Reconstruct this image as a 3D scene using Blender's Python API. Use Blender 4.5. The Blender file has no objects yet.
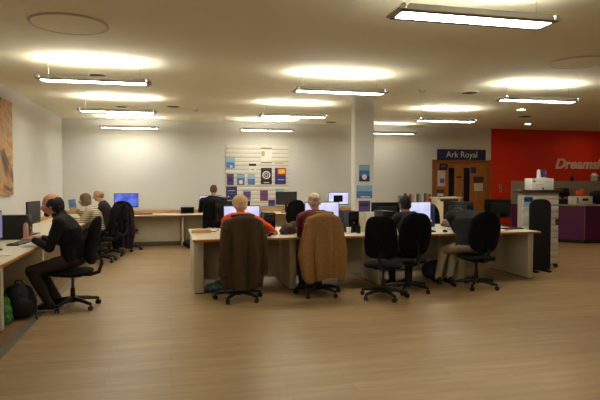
import bpy, bmesh, math, random
from mathutils import Vector, Matrix, noise
random.seed(4)
S = bpy.context.scene
COL = S.collection
PI = math.pi
V = Vector

# ------------------------------------------------------------------ materials
def lin(c):
    return tuple(((v/255)/12.92 if v/255 <= .04045 else ((v/255+.055)/1.055)**2.4) for v in c) + (1,)
_m = {}
def mat(name, rgb, rough=.6, var=.06, scale=30, bump=0, metal=0, spec=.4, stretch=(1,1,1), coat=0):
    if name in _m: return _m[name]
    m = bpy.data.materials.new(name); m.use_nodes = True
    nt = m.node_tree; b = nt.nodes['Principled BSDF']
    b.inputs['Roughness'].default_value = rough
    b.inputs['Metallic'].default_value = metal
    b.inputs['Specular IOR Level'].default_value = spec
    tc = nt.nodes.new('ShaderNodeTexCoord'); mp = nt.nodes.new('ShaderNodeMapping')
    mp.inputs['Scale'].default_value = stretch
    nz = nt.nodes.new('ShaderNodeTexNoise'); nz.inputs['Scale'].default_value = scale; nz.inputs['Detail'].default_value = 4
    rp = nt.nodes.new('ShaderNodeValToRGB'); c = lin(rgb)
    rp.color_ramp.elements[0].position = .3; rp.color_ramp.elements[1].position = .7
    rp.color_ramp.elements[0].color = tuple(v*(1-var) for v in c[:3])+(1,)
    rp.color_ramp.elements[1].color = tuple(min(1, v*(1+var)) for v in c[:3])+(1,)
    L = nt.links.new
    L(tc.outputs['Object'], mp.inputs['Vector']); L(mp.outputs['Vector'], nz.inputs['Vector'])
    L(nz.outputs['Fac'], rp.inputs['Fac']); L(rp.outputs['Color'], b.inputs['Base Color'])
    if bump:
        bp = nt.nodes.new('ShaderNodeBump'); bp.inputs['Strength'].default_value = bump; bp.inputs['Distance'].default_value = .01
        L(nz.outputs['Fac'], bp.inputs['Height']); L(bp.outputs['Normal'], b.inputs['Normal'])
    _m[name] = m
    return m
def emit(name, rgb, strength, rgb2=None, scale=6):
    if name in _m: return _m[name]
    m = bpy.data.materials.new(name); m.use_nodes = True
    nt = m.node_tree; b = nt.nodes['Principled BSDF']
    b.inputs['Base Color'].default_value = (.02,.02,.02,1); b.inputs['Roughness'].default_value = .3
    b.inputs['Emission Color'].default_value = lin(rgb); b.inputs['Emission Strength'].default_value = strength
    if rgb2:
        tc = nt.nodes.new('ShaderNodeTexCoord'); nz = nt.nodes.new('ShaderNodeTexNoise'); nz.inputs['Scale'].default_value = scale
        rp = nt.nodes.new('ShaderNodeValToRGB'); rp.color_ramp.elements[0].position = .4; rp.color_ramp.elements[1].position = .62
        rp.color_ramp.elements[0].color = lin(rgb); rp.color_ramp.elements[1].color = lin(rgb2)
        nt.links.new(tc.outputs['Object'], nz.inputs['Vector']); nt.links.new(nz.outputs['Fac'], rp.inputs['Fac'])
        nt.links.new(rp.outputs['Color'], b.inputs['Emission Color'])
    _m[name] = m
    return m

def floor_mat():
    m = bpy.data.materials.new('wood_vinyl'); m.use_nodes = True
    nt = m.node_tree; b = nt.nodes['Principled BSDF']; N = nt.nodes.new; L = nt.links.new
    tc = N('ShaderNodeTexCoord')
    br = N('ShaderNodeTexBrick'); br.offset = .37
    br.inputs['Scale'].default_value = 1; br.inputs['Brick Width'].default_value = 1.3; br.inputs['Row Height'].default_value = .16
    br.inputs['Mortar Size'].default_value = .0016; br.inputs['Mortar Smooth'].default_value = .3; br.inputs['Bias'].default_value = 0
    a = (170,143,104); d = (152,117,74)
    br.inputs['Color1'].default_value = lin(a); br.inputs['Color2'].default_value = lin((160,133,95)); br.inputs['Mortar'].default_value = lin((134,108,74))
    L(tc.outputs['Object'], br.inputs['Vector'])
    mp = N('ShaderNodeMapping'); mp.inputs['Scale'].default_value = (.55, 7, 1)
    nz = N('ShaderNodeTexNoise'); nz.inputs['Scale'].default_value = 2.2; nz.inputs['Detail'].default_value = 6; nz.inputs['Roughness'].default_value = .6; nz.inputs['Distortion'].default_value = .4
    L(tc.outputs['Object'], mp.inputs['Vector']); L(mp.outputs['Vector'], nz.inputs['Vector'])
    rp = N('ShaderNodeValToRGB'); rp.color_ramp.elements[0].position = .3; rp.color_ramp.elements[1].position = .72
    rp.color_ramp.elements[0].color = (.76,.73,.68,1); rp.color_ramp.elements[1].color = (1.08,1.08,1.08,1)
    L(nz.outputs['Fac'], rp.inputs['Fac'])
    mx = N('ShaderNodeMix'); mx.data_type = 'RGBA'; mx.blend_type = 'MULTIPLY'; mx.inputs[0].default_value = 1
    L(br.outputs['Color'], mx.inputs[6]); L(rp.outputs['Color'], mx.inputs[7]); L(mx.outputs[2], b.inputs['Base Color'])
    b.inputs['Roughness'].default_value = .42; b.inputs['Specular IOR Level'].default_value = .35
    return m

M = dict(
 wall=mat('wall_paint',(217,214,208),.8,.012,3), ceil=mat('ceiling_paint',(236,229,200),.85,.015,2),
 red=mat('red_paint',(216,46,12),.7,.04,3), floor=floor_mat(), carpet=mat('carpet_strip_floor',(128,96,60),.8,.1,60),
 skirt=mat('skirting',(96,84,70),.6), alu=mat('grey_trim_metal',(112,104,92),.4,.08,40,metal=.3),
 desk=mat('white_laminate',(226,214,192),.38,.02,10), edge=mat('beech_edge',(186,124,62),.45,.12,14,stretch=(1,8,8)),
 panel=mat('cream_panel',(206,196,170),.55,.03,8), upst=mat('beech_upstand',(196,146,88),.5,.1,10,stretch=(1,8,8)),
 black=mat('black_plastic',(18,17,17),.45,.15,60), blackm=mat('black_gloss',(14,14,15),.25,.1,30), fab=mat('black_fabric',(15,15,15),.95,.25,220,.3,spec=.15),
 steel=mat('grey_steel',(150,148,142),.35,.05,30,metal=.7), lamp=mat('lamp_housing',(176,172,162),.5,.04,20),
 white=mat('white_plastic',(224,220,210),.45,.03,20), paper=mat('paper',(226,218,202),.8,.04,20),
 oak=mat('door_oak',(158,98,40),.5,.16,5,stretch=(9,9,.8)), oakd=mat('door_frame_oak',(140,84,34),.5,.14,5,stretch=(9,9,.8)),
 glassd=mat('dark_glass',(26,22,48),.15,.1,10), navy=mat('navy_sign',(34,42,92),.5,.05,10), purple=mat('purple_laminate',(86,24,72),.45,.08,8),
 greyp=mat('grey_screen',(150,138,124),.6,.05,15), dkwood=mat('dark_brown_top',(70,46,32),.4,.15,8),
 orange=mat('orange_cloth',(226,92,38),.85,.1,30), slat=mat('slatwall_white',(220,212,196),.6,.015,6), groove=mat('slat_groove',(158,148,130),.7),
 cream=mat('cream_board',(222,204,160),.6,.03,10),
)
BEZ = M['blackm']
LITW = emit('screen_white',(206,208,250),.95,(232,232,255)); LITB = emit('screen_blue',(66,90,235),.75,(120,150,255),5); LITL = emit('screen_lavender',(150,140,190),.5)
OFF = mat('screen_off',(58,56,54),.3,.1,20)
LAMPD = emit('lamp_diffuser',(253,252,242),32.0); LAMPU = emit('lamp_uplight',(253,252,242),46.0); LAMPD2 = emit('lamp_diffuser_dim',(253,252,242),9.0); LAMPU2 = emit('lamp_uplight_dim',(253,252,242),18.0); SPOT = emit('downlight_glow',(255,222,176),85.0)

# ------------------------------------------------------------------ mesh builder
class MB:
    def __init__(s): s.bm = bmesh.new(); s.mats = []
    def mi(s, m):
        if m not in s.mats: s.mats.append(m)
        return s.mats.index(m)
    def _merge(s, b, m, mtx=None):
        if mtx is not None: bmesh.ops.transform(b, matrix=mtx, verts=b.verts)
        i = s.mi(m) if m else 0
        vs = [s.bm.verts.new(v.co) for v in b.verts]
        b.verts.index_update()
        for f in b.faces:
            try:
                g = s.bm.faces.new([vs[v.index] for v in f.verts]); g.material_index = i
            except ValueError: pass
        b.free()
    def box(s, c, size, m=None, bev=0, rot=None, seg=2):
        b = bmesh.new(); bmesh.ops.create_cube(b, size=1)
        bmesh.ops.scale(b, vec=size, verts=b.verts)
        if bev: bmesh.ops.bevel(b, geom=b.edges[:], offset=min(bev, min(size)*.45), segments=seg, affect='EDGES', profile=.5)
        mt = Matrix.Translation(c)
        if rot is not None: mt = mt @ rot
        s._merge(b, m, mt); return s
    def bx(s, x0, x1, y0, y1, z0, z1, m=None, bev=0):
        return s.box(((x0+x1)/2,(y0+y1)/2,(z0+z1)/2), (abs(x1-x0),abs(y1-y0),abs(z1-z0)), m, bev)
    def cyl(s, p0, p1, r0, r1=None, m=None, seg=20):
        r1 = r0 if r1 is None else r1
        p0 = V(p0); p1 = V(p1); d = p1-p0
        b = bmesh.new(); bmesh.ops.create_cone(b, cap_ends=True, segments=seg, radius1=r0, radius2=r1, depth=d.length)
        q = V((0,0,1)).rotation_difference(d.normalized()).to_matrix().to_4x4()
        s._merge(b, m, Matrix.Translation((p0+p1)/2) @ q); return s
    def ell(s, c, r, m=None, rot=None, u=20, v=14):
        b = bmesh.new(); bmesh.ops.create_uvsphere(b, u_segments=u, v_segments=v, radius=1)
        bmesh.ops.scale(b, vec=r if hasattr(r,'__len__') else (r,r,r), verts=b.verts)
        mt = Matrix.Translation(c)
        if rot is not None: mt = mt @ rot.to_4x4()
        s._merge(b, m, mt); return s
    def tube(s, pts, rad, m=None, seg=12):
        n = len(pts); rad = rad if hasattr(rad,'__len__') else [rad]*n
        pts = [V(p) for p in pts]; rings = []
        t0 = (pts[1]-pts[0]).normalized(); up = V((0,0,1)) if abs(t0.z) < .9 else V((1,0,0))
        for i in range(n):
            t = (pts[min(i+1,n-1)]-pts[max(i-1,0)]).normalized()
            x = t.cross(up)
            x = x.normalized() if x.length > 1e-5 else V((1,0,0)); y = t.cross(x).normalized()
            rings.append((pts[i], rad[i], rad[i], x, y))
        return s.loft(rings, m, seg)
    def loft(s, rings, m=None, seg=20):
        b = bmesh.new(); R = []
        for c, rx, ry, x, y in rings:
            R.append([b.verts.new(V(c)+x*(rx*math.cos(2*PI*k/seg))+y*(ry*math.sin(2*PI*k/seg))) for k in range(seg)])
        for i in range(len(R)-1):
            for k in range(seg):
                b.faces.new((R[i][k], R[i][(k+1)%seg], R[i+1][(k+1)%seg], R[i+1][k]))
        b.faces.new(R[0][::-1]); b.faces.new(R[-1])
        bmesh.ops.recalc_face_normals(b, faces=b.faces[:])
        s._merge(b, m); return s
    def cap(s, p0, p1, r0, r1, m=None):       # tapered capsule
        s.ell(p0, r0, m, u=14, v=10); s.ell(p1, r1, m, u=14, v=10)
        if (V(p1)-V(p0)).length > 1e-4: s.cyl(p0, p1, r0, r1, m, 14)
        return s
    def prism(s, poly, y0, y1, m=None, bev=0):     # polygon in XZ extruded along Y
        b = bmesh.new()
        f = b.faces.new([b.verts.new((x,y0,z)) for x,z in poly])
        r = bmesh.ops.extrude_face_region(b, geom=[f])
        bmesh.ops.translate(b, vec=(0,y1-y0,0), verts=[e for e in r['geom'] if isinstance(e, bmesh.types.BMVert)])
        bmesh.ops.recalc_face_normals(b, faces=b.faces[:])
        if bev: bmesh.ops.bevel(b, geom=b.edges[:], offset=bev, segments=2, affect='EDGES')
        s._merge(b, m); return s
    def prismz(s, poly, z0, z1, m=None, bev=0):     # polygon in XY extruded along Z
        b = bmesh.new()
        f = b.faces.new([b.verts.new((x,y,z0)) for x,y in poly])
        r = bmesh.ops.extrude_face_region(b, geom=[f])
        bmesh.ops.translate(b, vec=(0,0,z1-z0), verts=[e for e in r['geom'] if isinstance(e, bmesh.types.BMVert)])
        bmesh.ops.recalc_face_normals(b, faces=b.faces[:])
        if bev: bmesh.ops.bevel(b, geom=b.edges[:], offset=bev, segments=2, affect='EDGES')
        s._merge(b, m); return s
    def mesh(s, name):
        me = bpy.data.meshes.new(name); s.bm.to_mesh(me); s.bm.free()
        for m in s.mats:
            if m: me.materials.append(m)
        return me
    def build(s, name, parent=None, smooth=35):
        me = s.mesh(name)
        if smooth:
            for p in me.polygons: p.use_smooth = True
            me.set_sharp_from_angle(angle=math.radians(smooth))
        return link(name, me, parent)
    def blend(s, name, parent, m, vox=.008, it=4, fold=0, freq=9, seed=0):   # one continuous skin over all shapes
        me = s.mesh('tmp'); o = bpy.data.objects.new('tmp', me); COL.objects.link(o)
        r = o.modifiers.new('r','REMESH'); r.mode = 'VOXEL'; r.voxel_size = vox
        k = o.modifiers.new('s','SMOOTH'); k.iterations = it; k.factor = .5
        dg = bpy.context.evaluated_depsgraph_get()
        me2 = bpy.data.meshes.new_from_object(o.evaluated_get(dg))
        bpy.data.objects.remove(o); bpy.data.meshes.remove(me)
        if fold:
            off = V((seed*7.3, seed*3.1, seed))
            ns = [v.normal.copy() for v in me2.vertices]
            for v, n in zip(me2.vertices, ns):
                p = v.co.copy()
                q = V((p.x*freq, p.y*freq, p.z*freq*.6))+off
                v.co = p + n*(fold*(noise.noise(q) + .6*(1-abs(noise.noise(q*2.1))*2) * .5))
        me2.materials.clear(); me2.materials.append(m)
        for p in me2.polygons: p.use_smooth = True
        me2.name = name
        return link(name, me2, parent)

def link(name, me, parent=None):
    o = bpy.data.objects.new(name, me); COL.objects.link(o)
    if parent is not None: o.parent = parent
    return o
def tag(o, label, cat, group=None):
    o['label'] = label; o['category'] = cat
    if group: o['group'] = group
    return o
def thing(name, label, cat, loc=(0,0,0), rz=0, group=None):
    o = bpy.data.objects.new(name, None); COL.objects.link(o); o.empty_display_size = .1
    o.location = loc; o.rotation_euler = (0,0,rz)
    return tag(o, label, cat, group)
def struct(o): o['kind'] = 'structure'; return o
def dup(root, label, loc, rz=0, group=None):
    r = root.copy(); COL.objects.link(r); r.location = loc; r.rotation_euler = (0,0,rz); r['label'] = label
    if group: r['group'] = group
    for a in list(root.children):
        c = a.copy(); COL.objects.link(c); c.parent = r
        for g in list(a.children):
            d = g.copy(); COL.objects.link(d); d.parent = c
    return r
def one(name, mb, label, cat, loc=(0,0,0), rz=0, group=None, smooth=35):
    o = mb.build(name, None, smooth); o.location = loc; o.rotation_euler = (0,0,rz)
    return tag(o, label, cat, group)
def text(name, s, size, m, loc, rot, parent=None, shear=0, depth=.004, align='LEFT', xs=1, bold=0):
    cu = bpy.data.curves.new(name, 'FONT'); cu.body = s; cu.size = size; cu.extrude = depth; cu.shear = shear; cu.align_x = align; cu.offset = bold
    o = bpy.data.objects.new('t', cu); COL.objects.link(o)
    me = bpy.data.meshes.new_from_object(o.evaluated_get(bpy.context.evaluated_depsgraph_get()))
    bpy.data.objects.remove(o); me.materials.clear(); me.materials.append(m)
    r = link(name, me, parent); r.location = loc; r.rotation_euler = rot; r.scale = (xs,1,1)
    return r

# ------------------------------------------------------------------ setting
XL, XR, YB, YF, H = -2.42, 13.2, 13.65, -3.2, 2.95
struct(MB().bx(XL-.2,XR+.2,YF-.2,YB+.2,-.12,0,M['floor']).build('floor', smooth=0))
struct(MB().bx(XL-.2,XR+.2,YF-.2,YB+.2,H,H+.12,M['ceil']).build('ceiling', smooth=0))
struct(MB().bx(XL-.15,XL,YF,YB,0,H,M['wall']).build('wall_left', smooth=0))
struct(MB().bx(XR,XR+.15,YF,YB,0,H,M['wall']).build('wall_right', smooth=0))
struct(MB().bx(XL,XR,YF-.15,YF,0,H,M['wall']).build('wall_front', smooth=0))
w = MB(); w.bx(XL-.15,6.92,YB,YB+.15,0,H,M['wall']); w.bx(6.92,8.70,YB,YB+.15,2.08,H,M['wall'])
struct(w.build('wall_back', smooth=0))
struct(MB().bx(8.70,XR+.15,YB-.012,YB+.15,0,H,M['red']).build('wall_back_red', smooth=0))
struct(MB().bx(XL,6.9,YB-.018,YB,0,.1,M['skirt'],.004).build('baseboard_back'))
struct(MB().bx(XL,XL+.018,YF,YB-.02,0,.1,M['skirt'],.004).build('baseboard_left'))
struct(MB().bx(8.72,XR,YB-.03,YB-.012,0,.1,M['skirt'],.004).build('baseboard_back_red'))
struct(MB().bx(3.08,3.43,8.93,9.11,0,H,M['wall'],.006).build('column'))
struct(MB().bx(-1.49,-1.40,YF,YB-.02,0,.006,M['alu'],.002).build('trim_1'))
# floor of the desk bay behind the metal strip
struct(MB().bx(XL+.018,-1.49,YF,YB-.02,0,.003,M['carpet']).build('floor_left_bay', smooth=0))

# double door at the back
d = bpy.data.objects.new('door_1', None); COL.objects.link(d); d.location = (7.81,YB,0); struct(d)
f = MB()
f.bx(-.885,-.80,-.03,.12,0,2.07,M['oakd'],.004); f.bx(.80,.885,-.03,.12,0,2.07,M['oakd'],.004); f.bx(-.80,.80,-.03,.12,2.0,2.07,M['oakd'],.004)
f.build('door_frame', d)
for sx in (-1,1):
    x0, x1 = (-.80,-.004) if sx < 0 else (.004,.80)
    lf = MB()
    g0, g1 = (-.40,-.22) if sx < 0 else (.06,.25)
    lf.bx(x0,g0,0,.045,.01,2.0,M['oak'],.003); lf.bx(g1,x1,0,.045,.01,2.0,M['oak'],.003)
    lf.bx(g0,g1,0,.045,1.86,2.0,M['oak']); lf.bx(g0,g1,0,.045,.01,.55,M['oak'])
    o = lf.build('door_leaf', d)
    MB().bx(g0,g1,.012,.032,.55,1.86,M['glassd']).build('vision_panel', o)
    hm = MB(); hx = -.06 if sx < 0 else .42
    hm.cyl((hx,-.05,.95),(hx,-.05,1.2),.011,None,M['steel'],12); hm.cyl((hx,-.05,.97),(hx,.0,.97),.009,None,M['steel'],10); hm.cyl((hx,-.05,1.18),(hx,.0,1.18),.009,None,M['steel'],10)
    hm.build('door_handle', o)
sg = thing('room_sign','dark blue sign lettered Ark Royal above the wooden double door','sign',(7.79,YB-.02,2.22))
MB().box((0,0,0),(1.46,.03,.29),M['navy'],.004).build('sign_board', sg)
text('sign_lettering','Ark Royal',.235,M['white'],(-.0,-.017,-.075),(PI/2,0,0),sg,align='CENTER',depth=.003)
wl = mat('wall_lettering',(228,200,176),.5,.02)
lt = text('wall_lettering','Dreamsh',.40,wl,(10.73,YB-.03,1.86),(PI/2,0,0),None,shear=.28,depth=.012,bold=.012,xs=1.10)
tag(lt,'slanted pale lettering Dreamsh on the red wall','lettering')

# ------------------------------------------------------------------ luminaires
def luminaire():
    t = thing('pendant_light','', 'ceiling light')
    L = .605
    h = MB()
    for sy in (-1,1):
        h.prism([(-L,-.012),(L,-.012),(L-.03,.032),(-L+.03,.032)], sy*.098, sy*.112, M['lamp'])
        h.bx(-L-.02,L+.02,sy*.080,sy*.122,-.022,-.010,M['alu'],.003)
    h.bx(-L,L,-.1,.1,.012,.02,M['lamp'])
    h.build('housing', t)
    for sx in (-1,1):
        MB().prism([(sx*L,-.021),(sx*(L+.055),-.006),(sx*(L+.02),.032),(sx*L,.032)], -.122,.122,M['lamp'],.003).build('end_cap', t)
    MB().bx(-L+.015,L-.015,-.080,.080,-.0205,-.006,LAMPD).build('diffuser', t)
    MB().bx(-L+.06,L-.06,-.055,.055,.022,.036,LAMPU,.006).build('uplight', t)
    for sx in (-1,1):
        MB().tube([(sx*.52,0,.02),(sx*.52,0,.13),(sx*.52,0,.24)],.0014,M['steel'],6).build('suspension_wire', t)
    MB().cyl((-.58,0,.228),(-.58,0,.24),.045,.04,M['white']).tube([(-.58,0,.23),(-.56,.01,.18),(-.535,.02,.20),(-.52,.005,.12),(-.52,0,.03)],.0025,M['panel'],6).build('power_cable', t)
    return t
lum = luminaire()
spots = [
 (2.21,3.70,'large near hanging light at the top edge, nearest of all the lights'),
 (-.87,7.05,'hanging light at left above the bald man in the dark hoodie'),
 (2.25,7.12,'hanging light just in front of the white column top'),
 (5.37,7.2,'hanging light at right above the desk end near the white display stand'),
 (-.87,10.0,'second hanging light of the left column, behind the nearest one there'),
 (2.25,9.98,'second row hanging light left of the white column, before the notice board light'),
 (5.39,10.05,'hanging light between the column and the doors, second from the far wall'),
 (-.87,12.98,'farthest hanging light of the left column near the back wall'),
 (2.25,12.85,'farthest hanging light directly above the white slatted notice board'),
 (5.45,12.98,'farthest hanging light just right of the column near the back wall'),
 (2.25,.6,None),(-.87,.6,None)]
for i,(x,y,l) in enumerate(spots):
    l = l or 'suspended rectangular office light behind or beside the viewpoint'
    if i == 0: lum.location = (x,y,2.71); lum['label'] = l; lum['group'] = 'hanging office lights'
    else:
        o = dup(lum, l, (x,y,2.71), 0, 'hanging office lights')
        if 'right of the column near' in l:          # this fitting burns visibly dimmer
            for c in o.children:
                k = {'diffuser':LAMPD2,'uplight':LAMPU2}.get(c.name.split('.')[0])
                if k: c.data = c.data.copy(); c.data.materials.clear(); c.data.materials.append(k)

# ceiling fittings
for x,y,l in [(-.89,5.46,'large round white ceiling disc at upper left'),(4.86,5.76,'large round white ceiling disc at right edge above the red wall side')]:
    t = thing('ceiling_disc', l, 'ceiling panel', (x,y,H), 0, 'round ceiling discs')
    m = MB(); m.cyl((0,0,-.012),(0,0,0),.325,.33,M['ceil'],48); m.build('disc_panel', t)
    b = MB(); pts = [(.335*math.cos(a),.335*math.sin(a),-.006) for a in [2*PI*k/48 for k in range(49)]]
    b.tube(pts,.011,M['panel'],8); b.build('rim', t)
ventm = mat('vent_dark',(74,64,52),.6)
for x,y,r,l in [(4.77,8.11,.15,'round slotted ceiling vent with dark slots between the column and right lights'),(-.95,7.95,.13,'small ceiling vent just behind the nearest left light'),(-.9,11.2,.13,'small ceiling vent above the second left light'),(7.72,10.8,.16,'thin reddish-brown ceiling vent beside the downlights in front of the red wall'),(3.84,12.9,.16,'thin dark ceiling vent left of the column near the back wall'),(.07,10.94,.15,'low ceiling vent between left and middle lights')]:
    t = thing('ceiling_vent', l, 'vent', (x,y,H), 0, 'ceiling vents')
    MB().cyl((0,0,-.012),(0,0,0),r*.93,r,M['ceil'],32).build('vent_plate', t)
    for k in range(-2,3):
        hw = math.sqrt(max(.02,1-(k/2.9)**2))*r*.8
        MB().box((0,k*r*.3,-.014),(hw*2,r*.13,.008),ventm,.002).build('vent_slot', t)
for x,y,l in [(3.92,8.11,'small white smoke detector on the ceiling left of the round vent'),(.52,11.28,'small white smoke detector on the ceiling right of the left lights')]:
    t = thing('smoke_detector', l, 'smoke detector', (x,y,H))
    MB().cyl((0,0,-.018),(0,0,0),.055,.06,M['white'],24).build('detector_base', t)
    MB().cyl((0,0,-.04),(0,0,-.018),.035,.05,M['panel'],24).build('sensor_head', t)
for x,y,l in [(6.9,9.77,'nearest round downlight in front of the red wall'),(8.81,12.2,'round downlight close above the red wall edge'),(11.5,12.7,'round downlight at the right edge above the lettering'),(8.9,9.77,None),(11,9.77,None)]:
    t = thing('downlight', l or 'round downlight beyond the right edge of the picture', 'downlight', (x,y,H), 0, 'downlights by the red wall')
    r_ = MB(); r_.tube([(.085*math.cos(a),.085*math.sin(a),-.006) for a in [2*PI*k/32 for k in range(33)]],.012,M['white'],8); r_.build('bezel', t)
    MB().cyl((0,0,-.008),(0,0,-.003),.075,.075,SPOT,28).build('lens', t)

# ------------------------------------------------------------------ desks
def desk(label, x0, x1, y0, y1, front, legs, z=.74, group=None, modesty=None, lw=.09, loc=None, upstand=None):
    """front: 'y-','y+','x+' side that the sitter uses; legs: list of ends 'a','b'"""
    cx, cy = (x0+x1)/2, (y0+y1)/2
    t = thing('desk', label, 'desk', (cx,cy,0), 0, group)
    a,b,c,e = x0-cx, x1-cx, y0-cy, y1-cy
    MB().bx(a,b,c,e,z-.028,z,M['desk'],.002).build('worktop', t)
    ed = MB()
    if front == 'y-': ed.bx(a,b,c-.008,c,z-.03,z-.001,M['edge'],.002)
    if front == 'y+': ed.bx(a,b,e,e+.008,z-.03,z-.001,M['edge'],.002)
    if front == 'x+': ed.bx(b,b+.008,c,e,z-.03,z-.001,M['edge'],.002)
    ed.build('wood_edge', t)
    for L in legs:
        m = MB()
        if front[0] == 'y':
            xa = a+.02 if L == 'a' else b-.02-lw
            ins0, ins1 = (.14,.02) if front == 'y-' else (.02,.14)
            m.bx(xa,xa+lw,c+ins0,e-ins1,0.012,z-.03,M['panel'],.006); 
            m.bx(xa+.01,xa+lw-.01,c+ins0+.01,e-ins1-.01,0,.014,M['black'])
        else:
            ya = c+.02 if L == 'a' else e-.02-lw
            m.bx(a+.02,b-.13,ya,ya+lw,0.012,z-.03,M['panel'],.006); m.bx(a+.03,b-.14,ya+.01,ya+lw-.01,0,.014,M['black'])
        m.build('leg_panel', t)
    if modesty:
        if front == 'y-': MB().bx(a+.12 if 'a' in legs else a,b-.12 if 'b' in legs else b,e-.06,e-.035,.08,z-.03,M['panel'],.003).build('modesty_panel', t)
        if front == 'y+': MB().bx(a+.12 if 'a' in legs else a,b-.12 if 'b' in legs else b,c+.035,c+.06,.08,z-.03,M['panel'],.003).build('modesty_panel', t)
    if upstand == 'y': MB().bx(a,b,e-.02,e,z+.001,z+.075,M['upst'],.003).build('upstand', t)
    if upstand == 'x': MB().bx(a,a+.02,c,e,z+.001,z+.075,M['upst'],.003).build('upstand', t)
    return t
FX = [.28,1.575,2.86,4.145,5.45]
fl = ['desk at the left end of the central island, person in orange sits here','central island desk where the person in maroon sits','central island desk where the person with dark hair sits','desk at the right end of the central island beside the white display stand']
rl = ['far side desk of the central island behind the orange person','far side island desk behind the person in maroon','far side island desk beside the white column','far side island desk at the right end with a black monitor on it']
for k in range(4):
    desk(fl[k], FX[k], FX[k+1]-.002, 7.2, 8.02, 'y-', ['a','b'] if k == 3 else ['a'], group='central island desks', modesty=True, lw=.13 if k == 0 else .09)
    desk(rl[k], FX[k], FX[k+1]-.002, 8.04, 8.86, 'y+', ['a','b'] if k == 3 else ['a'], group='central island desks', modesty=False)
LY = [4.5,6.02,7.7,9.4,11.0,12.6]
ll = ['left wall desk at the left edge, its white end panel on view','left wall desk the bald man in the dark hoodie works at','left wall desk behind the grey tilted monitor','left wall desk where the woman in stripes sits','left wall desk at the far end near the corner']
for k in range(5):
    desk(ll[k], XL+.02, -1.5, LY[k]+.001, LY[k+1]-.001, 'x+', ['b'] if k == 0 else ['a','b'] if k == 4 else ['a'] if k > 1 else [], group='left wall desks', upstand='x', lw=.09)
BX = [XL+.02,-.98,.33,1.7,3.05,4.4,5.75]
bl = ['back wall desk in the left corner under the blue screen','back wall desk with empty knee space right of the purple coat','back wall desk where the man in black sits','back wall desk under the white slatted board','back wall desk behind the maroon person with a lit screen','back wall desk just right of the column']
for k in range(6):
    t = desk(bl[k], BX[k], BX[k+1]-.002, 12.68, 13.62, 'y-', ['a','b'] if k in (1,5) else ['a'] if k != 2 else [], z=.73, group='back wall desks', upstand='y', lw=.06)
    cx = (BX[k]+BX[k+1])/2; hw = (BX[k+1]-BX[k])/2
    MB().bx(-hw+(.1 if k != 2 else 0), hw-(.1 if k in (1,5) else 0), -.08,-.055,.10,.69,M['panel'],.003).bx(-hw+.1,hw-.1,-.1,-.03,0,.1,M['skirt'],.003).build('modesty_panel', t)

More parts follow.
